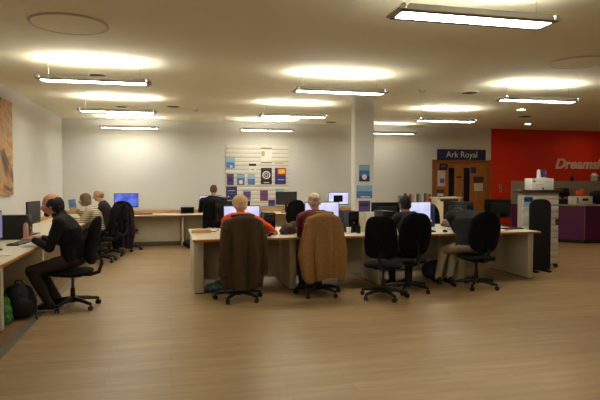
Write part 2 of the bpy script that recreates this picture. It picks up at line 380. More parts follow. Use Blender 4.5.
# ------------------------------------------------------------------ office chairs
def chair(kind):
    t = thing('office_chair','','chair')
    s = MB()
    ring = []
    for z,k in [(.40,.86),(.412,.97),(.43,1.0),(.45,.95),(.458,.75),(.46,.3)]:
        ring.append((V((0,.01,z)), .245*k, .235*k, V((1,0,0)), V((0,1,0))))
    s2 = MB().loft(ring, M['fab'], 36)
    for v in s2.bm.verts:                     # squarer seat
        x,y = v.co.x, v.co.y-.01; r = math.hypot(x,y)
        if r > .02:
            a = math.atan2(y,x); q = (abs(math.cos(a))**3.2+abs(math.sin(a))**3.2)**(-1/3.2); v.co.x = x*q; v.co.y = y*q+.01
    s2.build('seat', t, 50)
    b = MB(); n = 2.6 if kind == 'round' else 4.2
    hw, hh = (.228,.285) if kind == 'round' else (.205,.265)
    prof = []
    for k in range(40):
        a = 2*PI*k/40; c_, s_ = math.cos(a), math.sin(a)
        q = (abs(c_)**n+abs(s_)**n)**(-1/n)
        zz = hh*s_*q; xx = hw*c_*q*(1-.10*(zz/hh) if kind != 'round' else 1-.03*(zz/hh))
        prof.append((xx,zz))
    bm = b.bm; rows = []
    for yo,k in [(-.045,.0),(-.045,.6),(-.04,.88),(-.022,1.0),(0,1.0),(.012,.9),(.006,.6),(.0,.0)]:
        rows.append([bm.verts.new((x*k, yo - .05*(x/hw*k)**2*-1 + .05*math.exp(-((z*k+.16)/.12)**2)*.5 - .10*(z*k), z*k)) for x,z in prof] if k else [bm.verts.new((0,yo,0))])
    for i in range(len(rows)-1):
        A,B = rows[i],rows[i+1]
        for k in range(40):
            k2 = (k+1)%40
            if len(A) == 1: bm.faces.new((A[0],B[k2],B[k]))
            elif len(B) == 1: bm.faces.new((A[k],A[k2],B[0]))
            else: bm.faces.new((A[k],A[k2],B[k2],B[k]))
    bmesh.ops.recalc_face_normals(bm, faces=bm.faces[:])
    b.mi(M['fab'])
    o = b.build('backrest', t, 60); o.location = (0,-.265,.80)
    MB().tube([(0,-.02,.395),(0,-.2,.39),(0,-.30,.42),(0,-.335,.52),(0,-.315,.72)],[.02,.022,.024,.022,.02],M['black'],10).build('back_bar', t)
    MB().box((0,0,.395),(.2,.24,.045),M['black'],.012).cyl((0,0,.36),(0,0,.39),.05,.06,M['black']).build('tilt_mechanism', t)
    MB().tube([(.08,.02,.39),(.2,.0,.385),(.27,-.01,.375)],[.006,.007,.011],M['black'],8).build('lever', t)
    MB().cyl((0,0,.1),(0,0,.24),.03,.026,M['black']).cyl((0,0,.24),(0,0,.38),.016,.016,M['blackm']).build('gas_lift', t)
    base = MB(); base.cyl((0,0,.07),(0,0,.135),.048,.04,M['black'])
    for k in range(5):
        a = 2*PI*k/5+.3; base.tube([(0.02*math.cos(a),0.02*math.sin(a),.11),(.16*math.cos(a),.16*math.sin(a),.10),(.31*math.cos(a),.31*math.sin(a),.075)],[.03,.024,.017],M['black'],10)
    bo = base.build('star_base', t)
    for k in range(5):
        a = 2*PI*k/5+.3; x,y = .305*math.cos(a),.305*math.sin(a)
        w = MB(); d = V((-math.sin(a+.6),math.cos(a+.6),0))
        for sgn in (-1,1):
            p = V((x,y,.028))+d*(.014*sgn); w.cyl(p-d*.009,p+d*.009,.028,.028,M['black'],18)
        w.cyl((x,y,.03),(x,y,.075),.009,.009,M['black'],8); w.build('caster', bo)
    return t
ch_r = chair('round'); ch_s = chair('square')
G = 'black swivel office chairs'
used = set()
def place(proto, x, y, deg, label):
    if proto.name not in used:
        used.add(proto.name); proto.location = (x,y,0); proto.rotation_euler = (0,0,math.radians(deg)); proto['label'] = label; proto['group'] = G
        return proto
    return dup(proto, label, (x,y,0), math.radians(deg), G)
place(ch_r, 3.14,6.88,0,'black round-backed office chair the dark-haired person at the island sits on')
place(ch_s, 2.66,6.57,-30,'empty black office chair in front of the central island')
place(ch_r, .84,6.88,3,'office chair under the brown coat, orange person on it')
place(ch_r, 1.90,6.95,-4,'office chair under the tan coat, maroon person on it')
place(ch_r, 4.19,6.9,-4,'black office chair under the bent-over person in khaki trousers')
place(ch_r, -1.13,6.9,84,'black office chair the bald man in the dark hoodie sits on')
place(ch_r, -1.28,10.7,86,'office chair under the woman in the striped jumper')
place(ch_r, -1.19,11.55,90,'office chair under the bald man behind the striped woman')
place(ch_r, -.93,12.3,-10,'office chair in the corner with a dark purple coat on it')
place(ch_s, .88,12.0,0,'office chair of the man in black at the back wall desk')
place(ch_r, 2.66,12.05,12,'empty black chair at the back wall below the slatted board monitor')
place(ch_r, 4.72,9.3,172,'empty black chair on the far side of the central island')

# ------------------------------------------------------------------ coats on chairs
def coat(name, label, loc, deg, m, top=1.09, hem=.25, wt=.21, wb=.29, seed=0, dep=.12, sleeves=True):
    t = thing(name, label, 'coat', loc, math.radians(deg))
    b = MB(); bm = b.bm; nu, nv = 110, 40; rows = []
    rnd = random.Random(seed); ph = [rnd.uniform(0,6.28) for _ in range(4)]
    for j in range(nv+1):
        v = j/nv
        if v < .15:
            q = v/.15; z = top-.06*(1-math.sin(q*PI/2)); z = top-.075*(q**2.2); w = wt*(.62+.38*math.sin(q*PI/2)); d = dep*(.2+.8*math.sin(q*PI/2))
        else:
            q = (v-.15)/.85; z = top-.075-(top-.075-hem)*q; w = wt+(wb-wt)*min(1,q*1.7)**.8; d = dep*(1+.35*q)
        f = min(1,max(0,(v-.12)/.5))
        row = []
        for i in range(nu+1):
            a = -1.75+3.5*i/nu
            fo = f*(.075*(.62-abs(math.cos(3.2*a+ph[0]+.5*v))**.6)*-1+.022*math.sin(9*a+ph[1]-2*v)-.05*max(0,v-.6)/.4) + .008*noise.noise(V((a*2+seed,v*5,seed)))
            ww, dd = w+fo, d+fo
            z2 = z - (.05*abs(math.sin(a))**2*(1 if v<.3 else .6)) + (.02*math.sin(3*a+ph[2])*f if v > .8 else 0)
            row.append(bm.verts.new((ww*math.sin(a), -.245+.0-dd*math.cos(a)*(1 if abs(a) < PI/2 else .55) - .10*(z-.8)*0 -.03, z2)))
        rows.append(row)
    for j in range(nv):
        for i in range(nu): bm.faces.new((rows[j][i],rows[j][i+1],rows[j+1][i+1],rows[j+1][i]))
    cv = bm.verts.new((0,-.29,top+.004))
    for i in range(nu): bm.faces.new((cv,rows[0][i+1],rows[0][i]))
    bmesh.ops.recalc_face_normals(bm, faces=bm.faces[:])
    b.mi(m); o = b.build('coat_body', t, 80)
    md = o.modifiers.new('thick','SOLIDIFY'); md.thickness = .012; md.offset = 1
    if sleeves:
        for sx in (-1,1):
            sl = MB(); pts = []; rr = []
            for k in range(9):
                q = k/8; pts.append((sx*(wt*.88+.045*math.sin(q*2.2)),-.30-.03*math.sin(q*3),top-.14-.58*q)); rr.append(.055-.012*q+.006*math.sin(7*q+seed))
            sl.tube(pts,rr,m,16); so = sl.blend('sleeve', t, m, .009, 3, .007, 12, seed+sx)
    cl = MB()
    cl.tube([(wt*.55*math.sin(a),-.275-.05*math.cos(a),top-.0+.006*math.cos(2*a)) for a in [-1.5+3*k/10 for k in range(11)]],.019,m,10)
    cl.build('collar', t, 80)
    return t
brown = mat('brown_wool',(68,52,30),.95,.3,90,.4); tan = mat('tan_cotton',(140,101,54),.85,.18,60,.3); purp = mat('dark_purple_cloth',(38,26,40),.95,.2,90,.3)
coat('hanging_coat','dark brown coat draped over the chair of the orange person',(.84,6.86,0),3,brown,1.085,.22,.24,.255,1)
coat('hanging_coat','tan coat draped over the chair of the maroon person',(1.90,6.93,0),-4,tan,1.10,.27,.215,.285,2)
coat('hanging_coat','dark purple coat over the chair below the blue corner screen',(-.92,12.29,0),-10,purp,1.0,.12,.19,.20,3,.10)

# ------------------------------------------------------------------ computers
def monitor(scr, name='monitor', w=.53, h=.32, hb=.06):
    t = thing(name,'','monitor')                     # screen faces local -Y
    cz = hb+h/2+.03
    MB().box((0,.0,cz),(w,.022,h),BEZ,.005).box((0,.02,cz),(w*.62,.03,h*.6),M['black'],.012).build('casing', t)
    MB().box((0,-.0115,cz+.004),(w-.022,.002,h-.032),scr).build('screen', t)
    MB().box((0,.035,hb*.5+h*.25),(.06,.02,hb+h*.5),M['black'],.006).build('stand_neck', t)
    MB().box((0,.03,.007),(.24,.17,.014),M['black'],.005).build('stand_base', t)
    return t
mw = monitor(LITW); mb_ = monitor(LITB); mo = monitor(OFF); ml = monitor(LITL)
def put(proto, x, y, z, deg, label, group=None):
    lift = 0
    if proto['category'] == 'monitor':          # height-adjustable stands: the base stays on the desk
        zb = .73 if y > 12 else .74; lift = z-zb; z = zb+.0005
    if proto.name not in used:
        used.add(proto.name); o = proto; o.location = (x,y,z); o.rotation_euler = (0,0,math.radians(deg)); o['label'] = label
        if group: o['group'] = group
    else: o = dup(proto, label, (x,y,z), math.radians(deg), group)
    if proto['category'] == 'monitor':
        for c in o.children:
            if c.name.split('.')[0] in ('casing','screen'): c.location.z = lift
    return o
GM = 'flat computer monitors'; D = .74; DB = .73
put(mw, 1.0,7.84,D,2,'lit white monitor in front of the orange person',GM)
put(mw, 2.21,7.9,D+.04,-3,'lit white monitor in front of the maroon person',GM)
put(mw, 3.70,7.86,D+.03,0,'lit white monitor in front of the dark-haired person',GM)
put(mw, 4.10,13.12,DB+.08,0,'lit monitor on the back wall desk showing a dark window',GM)
put(mw, .93,13.15,DB+.02,-4,'lit monitor mostly hidden by the man in black at the back',GM)
put(mb_, -.97,13.0,DB+.08,4,'blue lit monitor on the corner desk by the back wall',GM)
put(mo, 2.76,13.08,DB+.1,0,'switched off black monitor below the slatted notice board',GM)
put(mo, .95,8.5,D+.04,180,'black monitor back between the man in black and the orange person',GM)
put(mo, 3.46,8.42,D,178,'black monitor back just right of the white column',GM)
put(mo, 4.80,8.5,D,128,'black monitor back left of the bent-over person',GM)
put(mo, 5.43,8.3,D+.04,184,'wide black monitor back in front of the red wall',GM)
put(mo, -1.90,8.48,D+.06,84,'dark grey monitor standing askew by the left wall',GM)
put(ml, -1.86,6.50,D+.02,88,'lavender lit monitor cut by the left edge',GM)
# the dark window open on the lit back monitor
MB().box((4.09-4.10,-.0132,.33),(.24,.001,.165),M['blackm']).build('screen_window', [o for o in COL.objects if o.get('label','').endswith('showing a dark window')][0])

def tower():
    t = thing('computer_tower','','computer')
    MB().box((0,0,.16),(.17,.38,.315),M['black'],.006).build('case', t)
    f = MB(); f.box((0,-.193,.16),(.165,.012,.305),M['blackm'],.004); f.box((0,-.2,.27),(.13,.004,.03),M['black'],.001); f.box((0,-.2,.225),(.13,.004,.03),M['black'],.001)
    f.build('front_panel', t)
    MB().cyl((0,-.199,.15),(0,-.206,.15),.012,.012,M['steel'],16).build('power_button', t)
    for sx in (-1,1): MB().box((sx*.06,0,.004),(.03,.3,.008),M['black'],.002).build('foot', t)
    return t
tw = tower(); GT = 'black desktop computers'
put(tw, 1.37,7.78,D,-3,'black tower computer right of the orange person',GT)
put(tw, 2.60,7.8,D,4,'black tower computer right of the maroon person',GT)
put(tw, 3.11,7.7,D,0,'black tower computer left of the dark-haired person',GT)
put(tw, -1.98,7.80,D,84,'black tower computer on the left desk before the bald man',GT)

def keyboard():
    t = thing('keyboard','','keyboard')
    MB().box((0,0,.010),(.44,.14,.018),M['black'],.005).build('keyboard_body', t)
    k = MB()
    for r in range(5):
        for c in range(15): k.box((-.196+c*.028,-.05+r*.025,.021),(.023,.02,.006),M['blackm'],.002,seg=1)
    k.build('keys', t); return t
kb = keyboard(); GK = 'black keyboards'
put(kb,.95,7.46,D,0,'keyboard before the orange person',GK)
put(kb,2.15,7.48,D,0,'keyboard before the maroon person',GK)
put(kb,3.62,7.5,D,0,'keyboard before the dark-haired person',GK)
put(kb,-1.77,7.2,D,82,'black keyboard under the hands of the bald man in the hoodie',GK)
put(kb,5.2,7.62,D,8,'black keyboard on the right end of the central island',GK)
put(kb,-.62,13.1,DB,5,'black keyboard beside the blue corner screen',GK)
def mouse():
    t = thing('computer_mouse','','mouse')
    m = MB().ell((0,0,.012),(.031,.055,.022),M['blackm']); m.build('mouse_body', t)
    MB().cyl((-.004,.025,.031),(.004,.025,.031),.008,.008,M['steel'],12).build('scroll_wheel', t)
    return t
ms = mouse()
put(ms,1.32,7.42,D,0,'black mouse under the hand of the orange person','mice')
put(ms,5.0,7.5,D,5,'black mouse near the keyboard at the right end of the island','mice')
put(ms,3.98,7.42,D,0,'black mouse right of the dark-haired person','mice')

# ------------------------------------------------------------------ people
def ik(a, b, l1, l2, pole):
    a, b = V(a), V(b); d = b-a; L = min(d.length, (l1+l2)*.995); d.normalize(); b = a+d*L
    x = (l1*l1-l2*l2+L*L)/(2*L); h = math.sqrt(max(0,l1*l1-x*x))
    p = V(pole); p = p-d*p.dot(d); p.normalize()
    return a+d*x+p*h, b
def person(label, loc, deg, skin, topc, trou, hair, hair_kind='short', lean=12, hunch=10, look=(0,-15), hands=((.19,.42,.79),(-.19,.42,.79)),
           feet=((.12,.42),(-.12,.42)), seed=0, beard=None, seat=.492, hs=1.0, shoe=(18,17,17), scale=1.0, build=1.0, hood=False, kneeout=.14, collar=None, pole=(.45,.45)):
    t = thing('person', label, 'person', loc, math.radians(deg))
    zp = seat+.098
    # spine
    sp = [V((0,0,zp))]; angs = [lean*.35, lean*.8, lean+hunch*.4, lean+hunch]
    for l,a in zip((.17*scale,.17*scale,.13*scale,.075*scale), angs):
        a = math.radians(a); sp.append(sp[-1]+V((0,math.sin(a),math.cos(a)))*l)
    def fr(i):
        a = math.radians(([angs[0]]+angs)[i]); return V((1,0,0)), V((0,math.cos(a),-math.sin(a)))
    X = V((1,0,0))
    aT = math.radians(angs[-1]); upT = V((0,math.sin(aT),math.cos(aT))); fwT = V((0,math.cos(aT),-math.sin(aT)))
    shc = sp[3]+upT*.01
    neck = sp[4]
    hp = math.radians(-look[1]); hy = math.radians(look[0])
    Rh = Matrix.Rotation(hy,3,'Z') @ Matrix.Rotation(-hp,3,'X')
    hc = neck + upT*.03 + Rh @ V((0,.025,.115))
    def torso(m, g, z0=0, neckr=True):
        w = [.168,.150,.172,.150,.072]; dd = [.118,.108,.125,.088,.064]
        rings = []
        x,y = fr(0); rings.append((sp[0]-V((0,0,.075)), .12*build, .085*build, x, y))
        for i in range(5):
            x,y = fr(i); k = build if i < 4 else 1
            rings.append((sp[i], w[i]*k+g, dd[i]*k+g, x, y))
        m.loft(rings, None, 24)
        # shoulders
        for sx in (-1,1):
            m.cap(shc+X*(sx*.09)-fwT*.01, shc+X*(sx*.165*build)-upT*.03, .062+g, .058+g)
    # arms
    arms = []
    for sx,h in zip((1,-1),hands):
        s_ = shc+X*(sx*.178*build)-upT*.035
        e_, w_ = ik(s_, h, .29*scale, .26*scale, V((sx*pole[0 if sx > 0 else 1],-.3,-.85)))
        arms.append((sx,s_,e_,w_))
    legs = []
    for sx,f_ in zip((1,-1),feet):
        hip = V((sx*.092,.02,zp-.012)); ank = V((f_[0],f_[1],.095 if len(f_)<3 else f_[2]))
        k_, a_ = ik(hip, ank, .43*scale, .41*scale, V((sx*kneeout,1.0,.7)))
        legs.append((sx,hip,k_,a_))
    sk = mat('skin_%d'%seed, skin, .55, .06, 40)
    b = MB(); torso(b, -.012)
    b.cap(neck-upT*.05, hc-Rh@V((0,.02,.06)), .056, .052)
    for sx,s_,e_,w_ in arms:
        b.cap(s_,e_,.045,.038); b.cap(e_,w_,.038,.026)
    for sx,hip,k_,a_ in legs:
        b.cap(hip,k_,.075,.05); b.cap(k_,a_,.048,.034)
        b.cap(a_-V((0,0,.02)), a_+V((0,.10,-.062)), .032,.024)
    # head
    def hl(p): return hc+Rh@(V(p)*hs)
    b.ell(hl((0,-.012,.025)),tuple(q*hs for q in (.074,.094,.088)),rot=Rh)
    b.ell(hl((0,.018,-.035)),tuple(q*hs for q in (.058,.068,.072)),rot=Rh)
    b.ell(hl((0,.045,-.085)),tuple(q*hs for q in (.032,.032,.026)),rot=Rh)
    b.ell(hl((0,.066,.022)),tuple(q*hs for q in (.05,.02,.014)),rot=Rh)
    b.cap(hl((0,.082,.008)),hl((0,.104,-.026)),.010,.014)
    b.ell(hl((0,.098,-.03)),tuple(q*hs for q in (.017,.013,.009)),rot=Rh)
    b.ell(hl((0,.08,-.054)),tuple(q*hs for q in (.023,.011,.006)),rot=Rh); b.ell(hl((0,.078,-.064)),tuple(q*hs for q in (.02,.011,.006)),rot=Rh)
    for sx in (-1,1):
        b.ell(hl((sx*.046,.052,-.022)),tuple(q*hs for q in (.02,.018,.018)),rot=Rh)
        b.ell(hl((sx*.077,-.004,-.012)),tuple(q*hs for q in (.010,.019,.032)),rot=Rh @ Matrix.Rotation(sx*.25,3,'Z'))
    # hands: palm, four fingers of different length, thumb
    for sx,s_,e_,w_ in arms:
        f = (w_-e_).normalized(); f = (f+V((0,.25,-.05))).normalized()
        side = f.cross(V((0,0,1))).normalized()*sx; dn = f.cross(side).normalized()
        if dn.z > 0: dn = -dn
        pc = w_+f*.055
        b.cap(w_, w_+f*.03, .024,.026)
        Rm = Matrix((side, f, dn)).transposed()
        b.ell(pc,(.040,.052,.016),rot=Rm)
        for q,ln in zip((-1.5,-.5,.5,1.5),(.060,.072,.078,.070) if sx < 0 else (.070,.078,.072,.060)):
            p = pc+f*.042+side*(q*.0185); pr = p
            for kk,(fr_,bd) in enumerate(((.42,.25),(.32,.7),(.26,1.15))):
                nx = pr+(f*math.cos(bd)+dn*math.sin(bd))*(ln*fr_); b.cap(pr,nx,.0088-.0008*kk,.0083-.0008*kk); pr = nx
        tp = pc-f*.02-side*.032*1; t1 = tp+(f*.7-side*.6+dn*.25).normalized()*.035; t2 = t1+(f*.95-side*.1+dn*.3).normalized()*.03
        b.cap(tp,t1,.012,.0098); b.cap(t1,t2,.0098,.0082)
    body = b.blend('body', t, sk, .0058, 3)
    for sx in (-1,1):
        e = MB(); e.ell(hl((sx*.031,.074,.006)),tuple(q*hs for q in (.0125,.010,.0085)),mat('eye_white',(210,200,190),.3),Rh,12,8)
        e.ell(hl((sx*.031,.0815,.006)),tuple(q*hs for q in (.0055,.0042,.0055)),mat('iris',(40,28,20),.2),Rh,10,6); e.build('eye', t)
    # clothing
    tm = mat('top_%d'%seed, topc, .9, .2, 70, .25) if not isinstance(topc, bpy.types.Material) else topc
    c = MB(); torso(c, .012)
    for sx,s_,e_,w_ in arms:
        c.cap(s_,e_,.064*build,.053); c.cap(e_,e_+(w_-e_)*.93,.053,.036)
    if hood: 
        c.ell(neck-fwT*.05-upT*.015,(.10,.055,.055)); c.ell(neck-fwT*.02-upT*.01,(.09,.085,.045))
    else: c.ell(neck-upT*.02-fwT*.012,(.075,.068,.035))
    c.blend('top', t, tm, .009, 4, .009, 10, seed)
    if collar: 
        q = MB(); q.ell(neck+upT*.008-fwT*.008,(.068,.064,.026)); q.blend('collar', t, mat('collar_%d'%seed,collar,.9), .008, 2)
    tr = mat('trousers_%d'%seed, trou, .9, .15, 70, .2)
    c = MB(); c.ell(sp[0]-V((0,.0,.005)),(.178*build,.128*build,.098))
    for sx,hip,k_,a_ in legs:
        c.cap(hip,k_,.088,.066); c.cap(k_,a_-V((0,0,.0)),.066,.050)
    c.blend('trousers', t, tr, .009, 4, .008, 11, seed+5)
    for sx,hip,k_,a_ in legs:
        s_ = MB(); p = V((a_.x,a_.y,a_.z-.095))
        s_.loft([(p+V((0,yy,zz)),rx,rz,V((1,0,0)),V((0,0,1))) for yy,zz,rx,rz in ((-.075,.045,.02,.03),(-.06,.05,.036,.048),(0,.055,.04,.055),(.07,.045,.045,.042),(.13,.033,.046,.03),(.175,.026,.036,.022),(.195,.022,.015,.012))],None,16)
        s_.ell(p+V((0,-.01,.09)),(.036,.045,.03))
        sh = s_.blend('shoe', t, mat('shoe_%d_%d'%shoe[:2],shoe,.6), .007, 2)
        so = MB(); so.loft([(p+V((0,yy,.011)),rx,.011,V((1,0,0)),V((0,0,1))) for yy,rx in ((-.082,.02),(-.065,.038),(0,.041),(.07,.047),(.13,.048),(.18,.036),(.2,.015))],M['paper'] if seed == 1 else M['black'],16)
        so.build('sole', sh)
    # hair
    hm = mat('hair_%d'%seed, hair, .8, .35, 60, .5, stretch=(3,3,1))
    g = MB()
    if hair_kind == 'short':
        g.ell(hl((0,-.024,.036)),tuple(q*hs for q in (.083,.097,.092)),rot=Rh); g.ell(hl((0,-.05,-.02)),tuple(q*hs for q in (.072,.062,.065)),rot=Rh)
    elif hair_kind == 'bushy':
        g.ell(hl((0,-.024,.030)),tuple(q*hs for q in (.104,.106,.094)),rot=Rh); g.ell(hl((0,-.05,-.03)),tuple(q*hs for q in (.085,.068,.07)),rot=Rh)
    elif hair_kind == 'receding':
        g.ell(hl((0,-.034,.006)),tuple(q*hs for q in (.096,.092,.076)),rot=Rh); g.ell(hl((0,-.055,-.03)),tuple(q*hs for q in (.084,.070,.066)),rot=Rh); g.ell(hl((0,-.055,.018)),tuple(q*hs for q in (.068,.056,.055)),rot=Rh)
    elif hair_kind == 'long':
        g.ell(hl((0,-.026,.038)),tuple(q*hs for q in (.088,.1,.094)),rot=Rh); g.ell(hl((0,-.05,-.035)),tuple(q*hs for q in (.085,.068,.095)),rot=Rh)
        for sx in (-1,1): g.ell(hl((sx*.07,-.01,-.03)),tuple(q*hs for q in (.022,.05,.075)),rot=Rh)
    elif hair_kind == 'fringe':
        g.ell(hl((0,-.026,-.004)),tuple(q*hs for q in (.081,.088,.052)),rot=Rh); g.ell(hl((0,-.05,-.03)),tuple(q*hs for q in (.066,.055,.05)),rot=Rh)
    elif hair_kind == 'thin':
        g.ell(hl((0,-.022,.026)),tuple(q*hs for q in (.0785,.092,.086)),rot=Rh); g.ell(hl((0,-.045,-.02)),tuple(q*hs for q in (.070,.058,.06)),rot=Rh)
    g.blend('hair', t, hm, .007, 2, .006, 38, seed)
    if beard:
        g = MB(); g.ell(hl((0,.058,-.090)),tuple(q*hs for q in (.032,.032,.028)),rot=Rh); g.ell(hl((0,.086,-.044)),tuple(q*hs for q in (.024,.012,.007)),rot=Rh)
        g.blend('beard', t, mat('beard_%d'%seed,beard,.9,.3,80,.4), .006, 2, .003, 60, seed)
    return t

stripe = bpy.data.materials.new('striped_knit'); stripe.use_nodes = True
_nt = stripe.node_tree; _tc = _nt.nodes.new('ShaderNodeTexCoord'); _wv = _nt.nodes.new('ShaderNodeTexWave'); _wv.bands_direction = 'Z'
_wv.inputs['Scale'].default_value = 9.0; _wv.inputs['Distortion'].default_value = 1.2; _wv.inputs['Detail Scale'].default_value = 1
_rp = _nt.nodes.new('ShaderNodeValToRGB'); _rp.color_ramp.interpolation = 'CONSTANT'
_rp.color_ramp.elements[0].color = lin((206,190,158)); _rp.color_ramp.elements[1].color = lin((92,80,64)); _rp.color_ramp.elements[1].position = .72
_nt.links.new(_tc.outputs['Object'],_wv.inputs['Vector']); _nt.links.new(_wv.outputs['Fac'],_rp.inputs['Fac']); _nt.links.new(_rp.outputs['Color'],_nt.nodes['Principled BSDF'].inputs['Base Color']); _nt.nodes['Principled BSDF'].inputs['Roughness'].default_value = .9

person('bald bearded man in dark hoodie typing at the left desk, in profile',(-1.11,6.9,0),86,(196,138,108),(12,11,11),(54,46,40),(30,22,18),'receding',lean=20,hunch=22,look=(4,-10),hs=1.12,
       hands=((.15,.40,.822),(-.12,.41,.822)),feet=((.10,.22),(-.13,.26)),seed=1,beard=(44,28,20),hood=True,build=1.1,scale=1.0)
person('woman in cream striped jumper holding a blue leaflet at the left wall desk',(-1.30,10.7,0),84,(206,158,128),stripe,(44,40,40),(112,88,66),'long',lean=24,hunch=20,look=(0,-8),
       hands=((.16,.40,.95),(-.10,.42,.822)),feet=((.10,.38),(-.12,.36)),seed=2,scale=.86)
person('bald man in dark maroon top seated behind the striped woman',(-1.22,11.55,0),88,(204,150,120),(48,30,32),(40,38,40),(150,120,96),'fringe',lean=12,hunch=16,look=(8,-14),
       hands=((.17,.46,.77),(-.17,.46,.77)),feet=((.12,.38),(-.12,.36)),seed=3,scale=.93)
person('light-haired person in a bright orange top seen from behind at the island',(.89,6.94,0),0,(206,152,120),(232,72,24),(50,46,46),(214,182,136),'bushy',lean=16,hunch=20,look=(4,-12),
       pole=(1.3,.1),hands=((.49,.44,.822),(-.14,.44,.822)),feet=((.12,.40),(-.12,.38)),seed=4,scale=.92,build=1.06)
person('grey-haired person in a maroon jumper seen from behind at the island',(1.90,7.02,0),-2,(210,156,126),(92,22,30),(44,42,46),(204,178,150),'thin',lean=13,hunch=18,look=(-2,-10),hs=1.05,
       hands=((.16,.44,.822),(-.16,.44,.822)),feet=((.12,.40),(-.12,.38)),seed=5,pole=(.2,.0),collar=(214,206,196),scale=.95,build=1.12)
person('dark-haired person in a black top facing a white screen at the island',(3.21,6.92,0),0,(150,98,70),(20,19,20),(34,32,34),(30,20,16),'short',lean=22,hunch=22,look=(6,-6),
       hands=((.17,.50,.822),(-.15,.48,.822)),feet=((.14,.40),(-.12,.38)),seed=6,scale=.9)
person('person in charcoal jacket and khaki trousers bent low over the right island desk',(4.15,6.98,0),-6,(180,128,98),(30,29,29),(178,160,126),(40,32,28),'short',lean=30,hunch=58,look=(0,-80),
       pole=(.2,-.2),hands=((.2,.52,.822),(.0,.50,.822)),feet=((-.20,.28),(-.36,.30)),kneeout=0,seed=7,build=1.25)
person('man in black seen from behind at the back wall desk, head tilted',(.93,12.12,0),2,(186,136,106),(22,20,22),(36,34,36),(110,80,58),'thin',lean=3,hunch=6,look=(-16,-12),
       hands=((.2,.50,.822),(-.2,.50,.822)),feet=((.14,.40),(-.14,.40)),seed=8,build=1.3,scale=1.06)

# leaflet held by the woman
lf = thing('leaflet','blue picture leaflet held upright by the woman in stripes','leaflet',(-1.735,10.69,.955),math.radians(-8))
bl_ = mat('leaflet_blue',(96,130,176),.5,.3,14)
MB().box((0,0,.11),(.13,.006,.20),bl_,.001,Matrix.Rotation(-.12,4,'Y')).build('cover', lf)
MB().box((.012,-.0015,.035),(.126,.006,.055),mat('leaflet_band',(196,158,134),.6),.001,Matrix.Rotation(-.12,4,'Y')).build('lower_band', lf)

# ------------------------------------------------------------------ posters
def flat(name, label, cat, x0,x1,z0,z1,y, m, group=None, marks=(), th=.006):
    t = thing(name, label, cat, ((x0+x1)/2,y,(z0+z1)/2), 0, group); w,h = x1-x0,z1-z0
    MB().box((0,0,0),(w,th,h),m).build('sheet', t)
    for (nm,kind,u,v,a,b,mm) in marks:       # centre (u,v) and size (a,b) as fractions
        k = MB(); yy = -th/2-.001*(1+[q[0] for q in marks].index(nm)*.3)
        if kind == 'r': k.box((u*w,yy,v*h),(a*w,.0012,b*h),mm)
        else:
            k.cyl((u*w,yy-.0006,v*h),(u*w,yy+.0006,v*h),a*w,a*w,mm,32)
        k.build(nm, t)
    return t
def pm(n,c,v=.12,s=9): return mat('print_'+n,c,.6,v,s)
sky=pm('sky',(130,166,196)); blue=pm('blue',(72,108,160),.25); pur=pm('purple',(88,58,112),.2); dk=pm('dark_blue',(44,44,92),.15); blk=pm('black',(26,22,22)); wht=pm('white',(226,220,208),.03)
yel=pm('yellow',(232,188,50)); rd=pm('red',(196,40,30)); lbl=pm('light_blue',(150,178,204)); tanp=pm('tan',(186,160,120)); magenta=pm('magenta',(112,60,104),.2)
sw = thing('wall_mounted_board','large white slatted display board on the back wall','notice board',(2.135,YB-.016,1.62))
s = MB(); N = 15; hh = 1.54
for k in range(N):
    z0 = -hh/2+k*hh/N; s.bx(-.80,.80,-.012,.006,z0+.009,z0+hh/N-.003,M['slat'],.003)
s.build('slat_panel', sw); MB().bx(-.80,.80,-.001,.012,-hh/2,hh/2,M['groove']).build('backing', sw)
GP = 'posters on the slatted board'; PY = YB-.036
flat('wall_mounted_poster','blue leaflet with a white spot at the top left of the slatted board','poster',1.35,1.57,1.80,2.07,PY,sky,GP,[('print','r',0,-.15,.9,.5,blue),('emblem','c',.08,-.3,.16,0,wht)])
flat('wall_mounted_poster','cream card with a black strip in the middle of the slatted board','poster',1.92,2.10,1.74,1.94,PY,wht,GP,[('strip','r',0,.32,1,.3,blk),('print','r',0,-.25,.5,.18,tanp)])
flat('wall_mounted_poster','white sheet with a small picture at the top of the slatted board','poster',2.22,2.50,1.94,2.36,PY,wht,GP,[('header','r',0,.40,.98,.1,pm('grey',(120,116,110))),('picture','r',-.3,.08,.3,.3,tanp),('footer','r',0,-.44,.98,.05,blk)])
flat('wall_mounted_poster','black poster with a white ring target on the slatted board','poster',2.22,2.50,1.42,1.83,PY,blk,GP,[('ring','c',0,.06,.36,0,wht),('ring_gap','c',0,.06,.26,0,pm('brown',(60,32,28))),('inner_ring','c',0,.06,.17,0,wht),('bullseye','c',0,.06,.11,0,blk),('footer','r',0,-.4,.5,.05,wht)])
flat('wall_mounted_poster','blue poster with a yellow and red panel on the slatted board','poster',2.58,2.86,1.42,1.83,PY,pm('indigo',(52,44,110)),GP,[('red_panel','r',.1,.26,.74,.42,rd),('yellow_panel','r',.1,.28,.6,.28,yel),('print','r',.05,-.22,.6,.06,lbl)])
flat('wall_mounted_poster','purple leaflet at the left of the middle row on the slatted board','poster',1.37,1.54,1.40,1.67,PY,pur,GP,[('print','r',0,.0,.6,.4,dk)])
flat('wall_mounted_poster','blue leaflet with a white disc in the middle row of the slatted board','poster',1.62,1.81,1.40,1.67,PY,blue,GP,[('band','r',0,.3,1,.35,sky),('disc','c',.02,-.22,.26,0,wht)])
flat('wall_mounted_poster','blue landscape leaflet just left of the ring target poster','poster',1.89,2.07,1.40,1.67,PY,lbl,GP,[('print','r',0,-.2,1,.5,blue)])
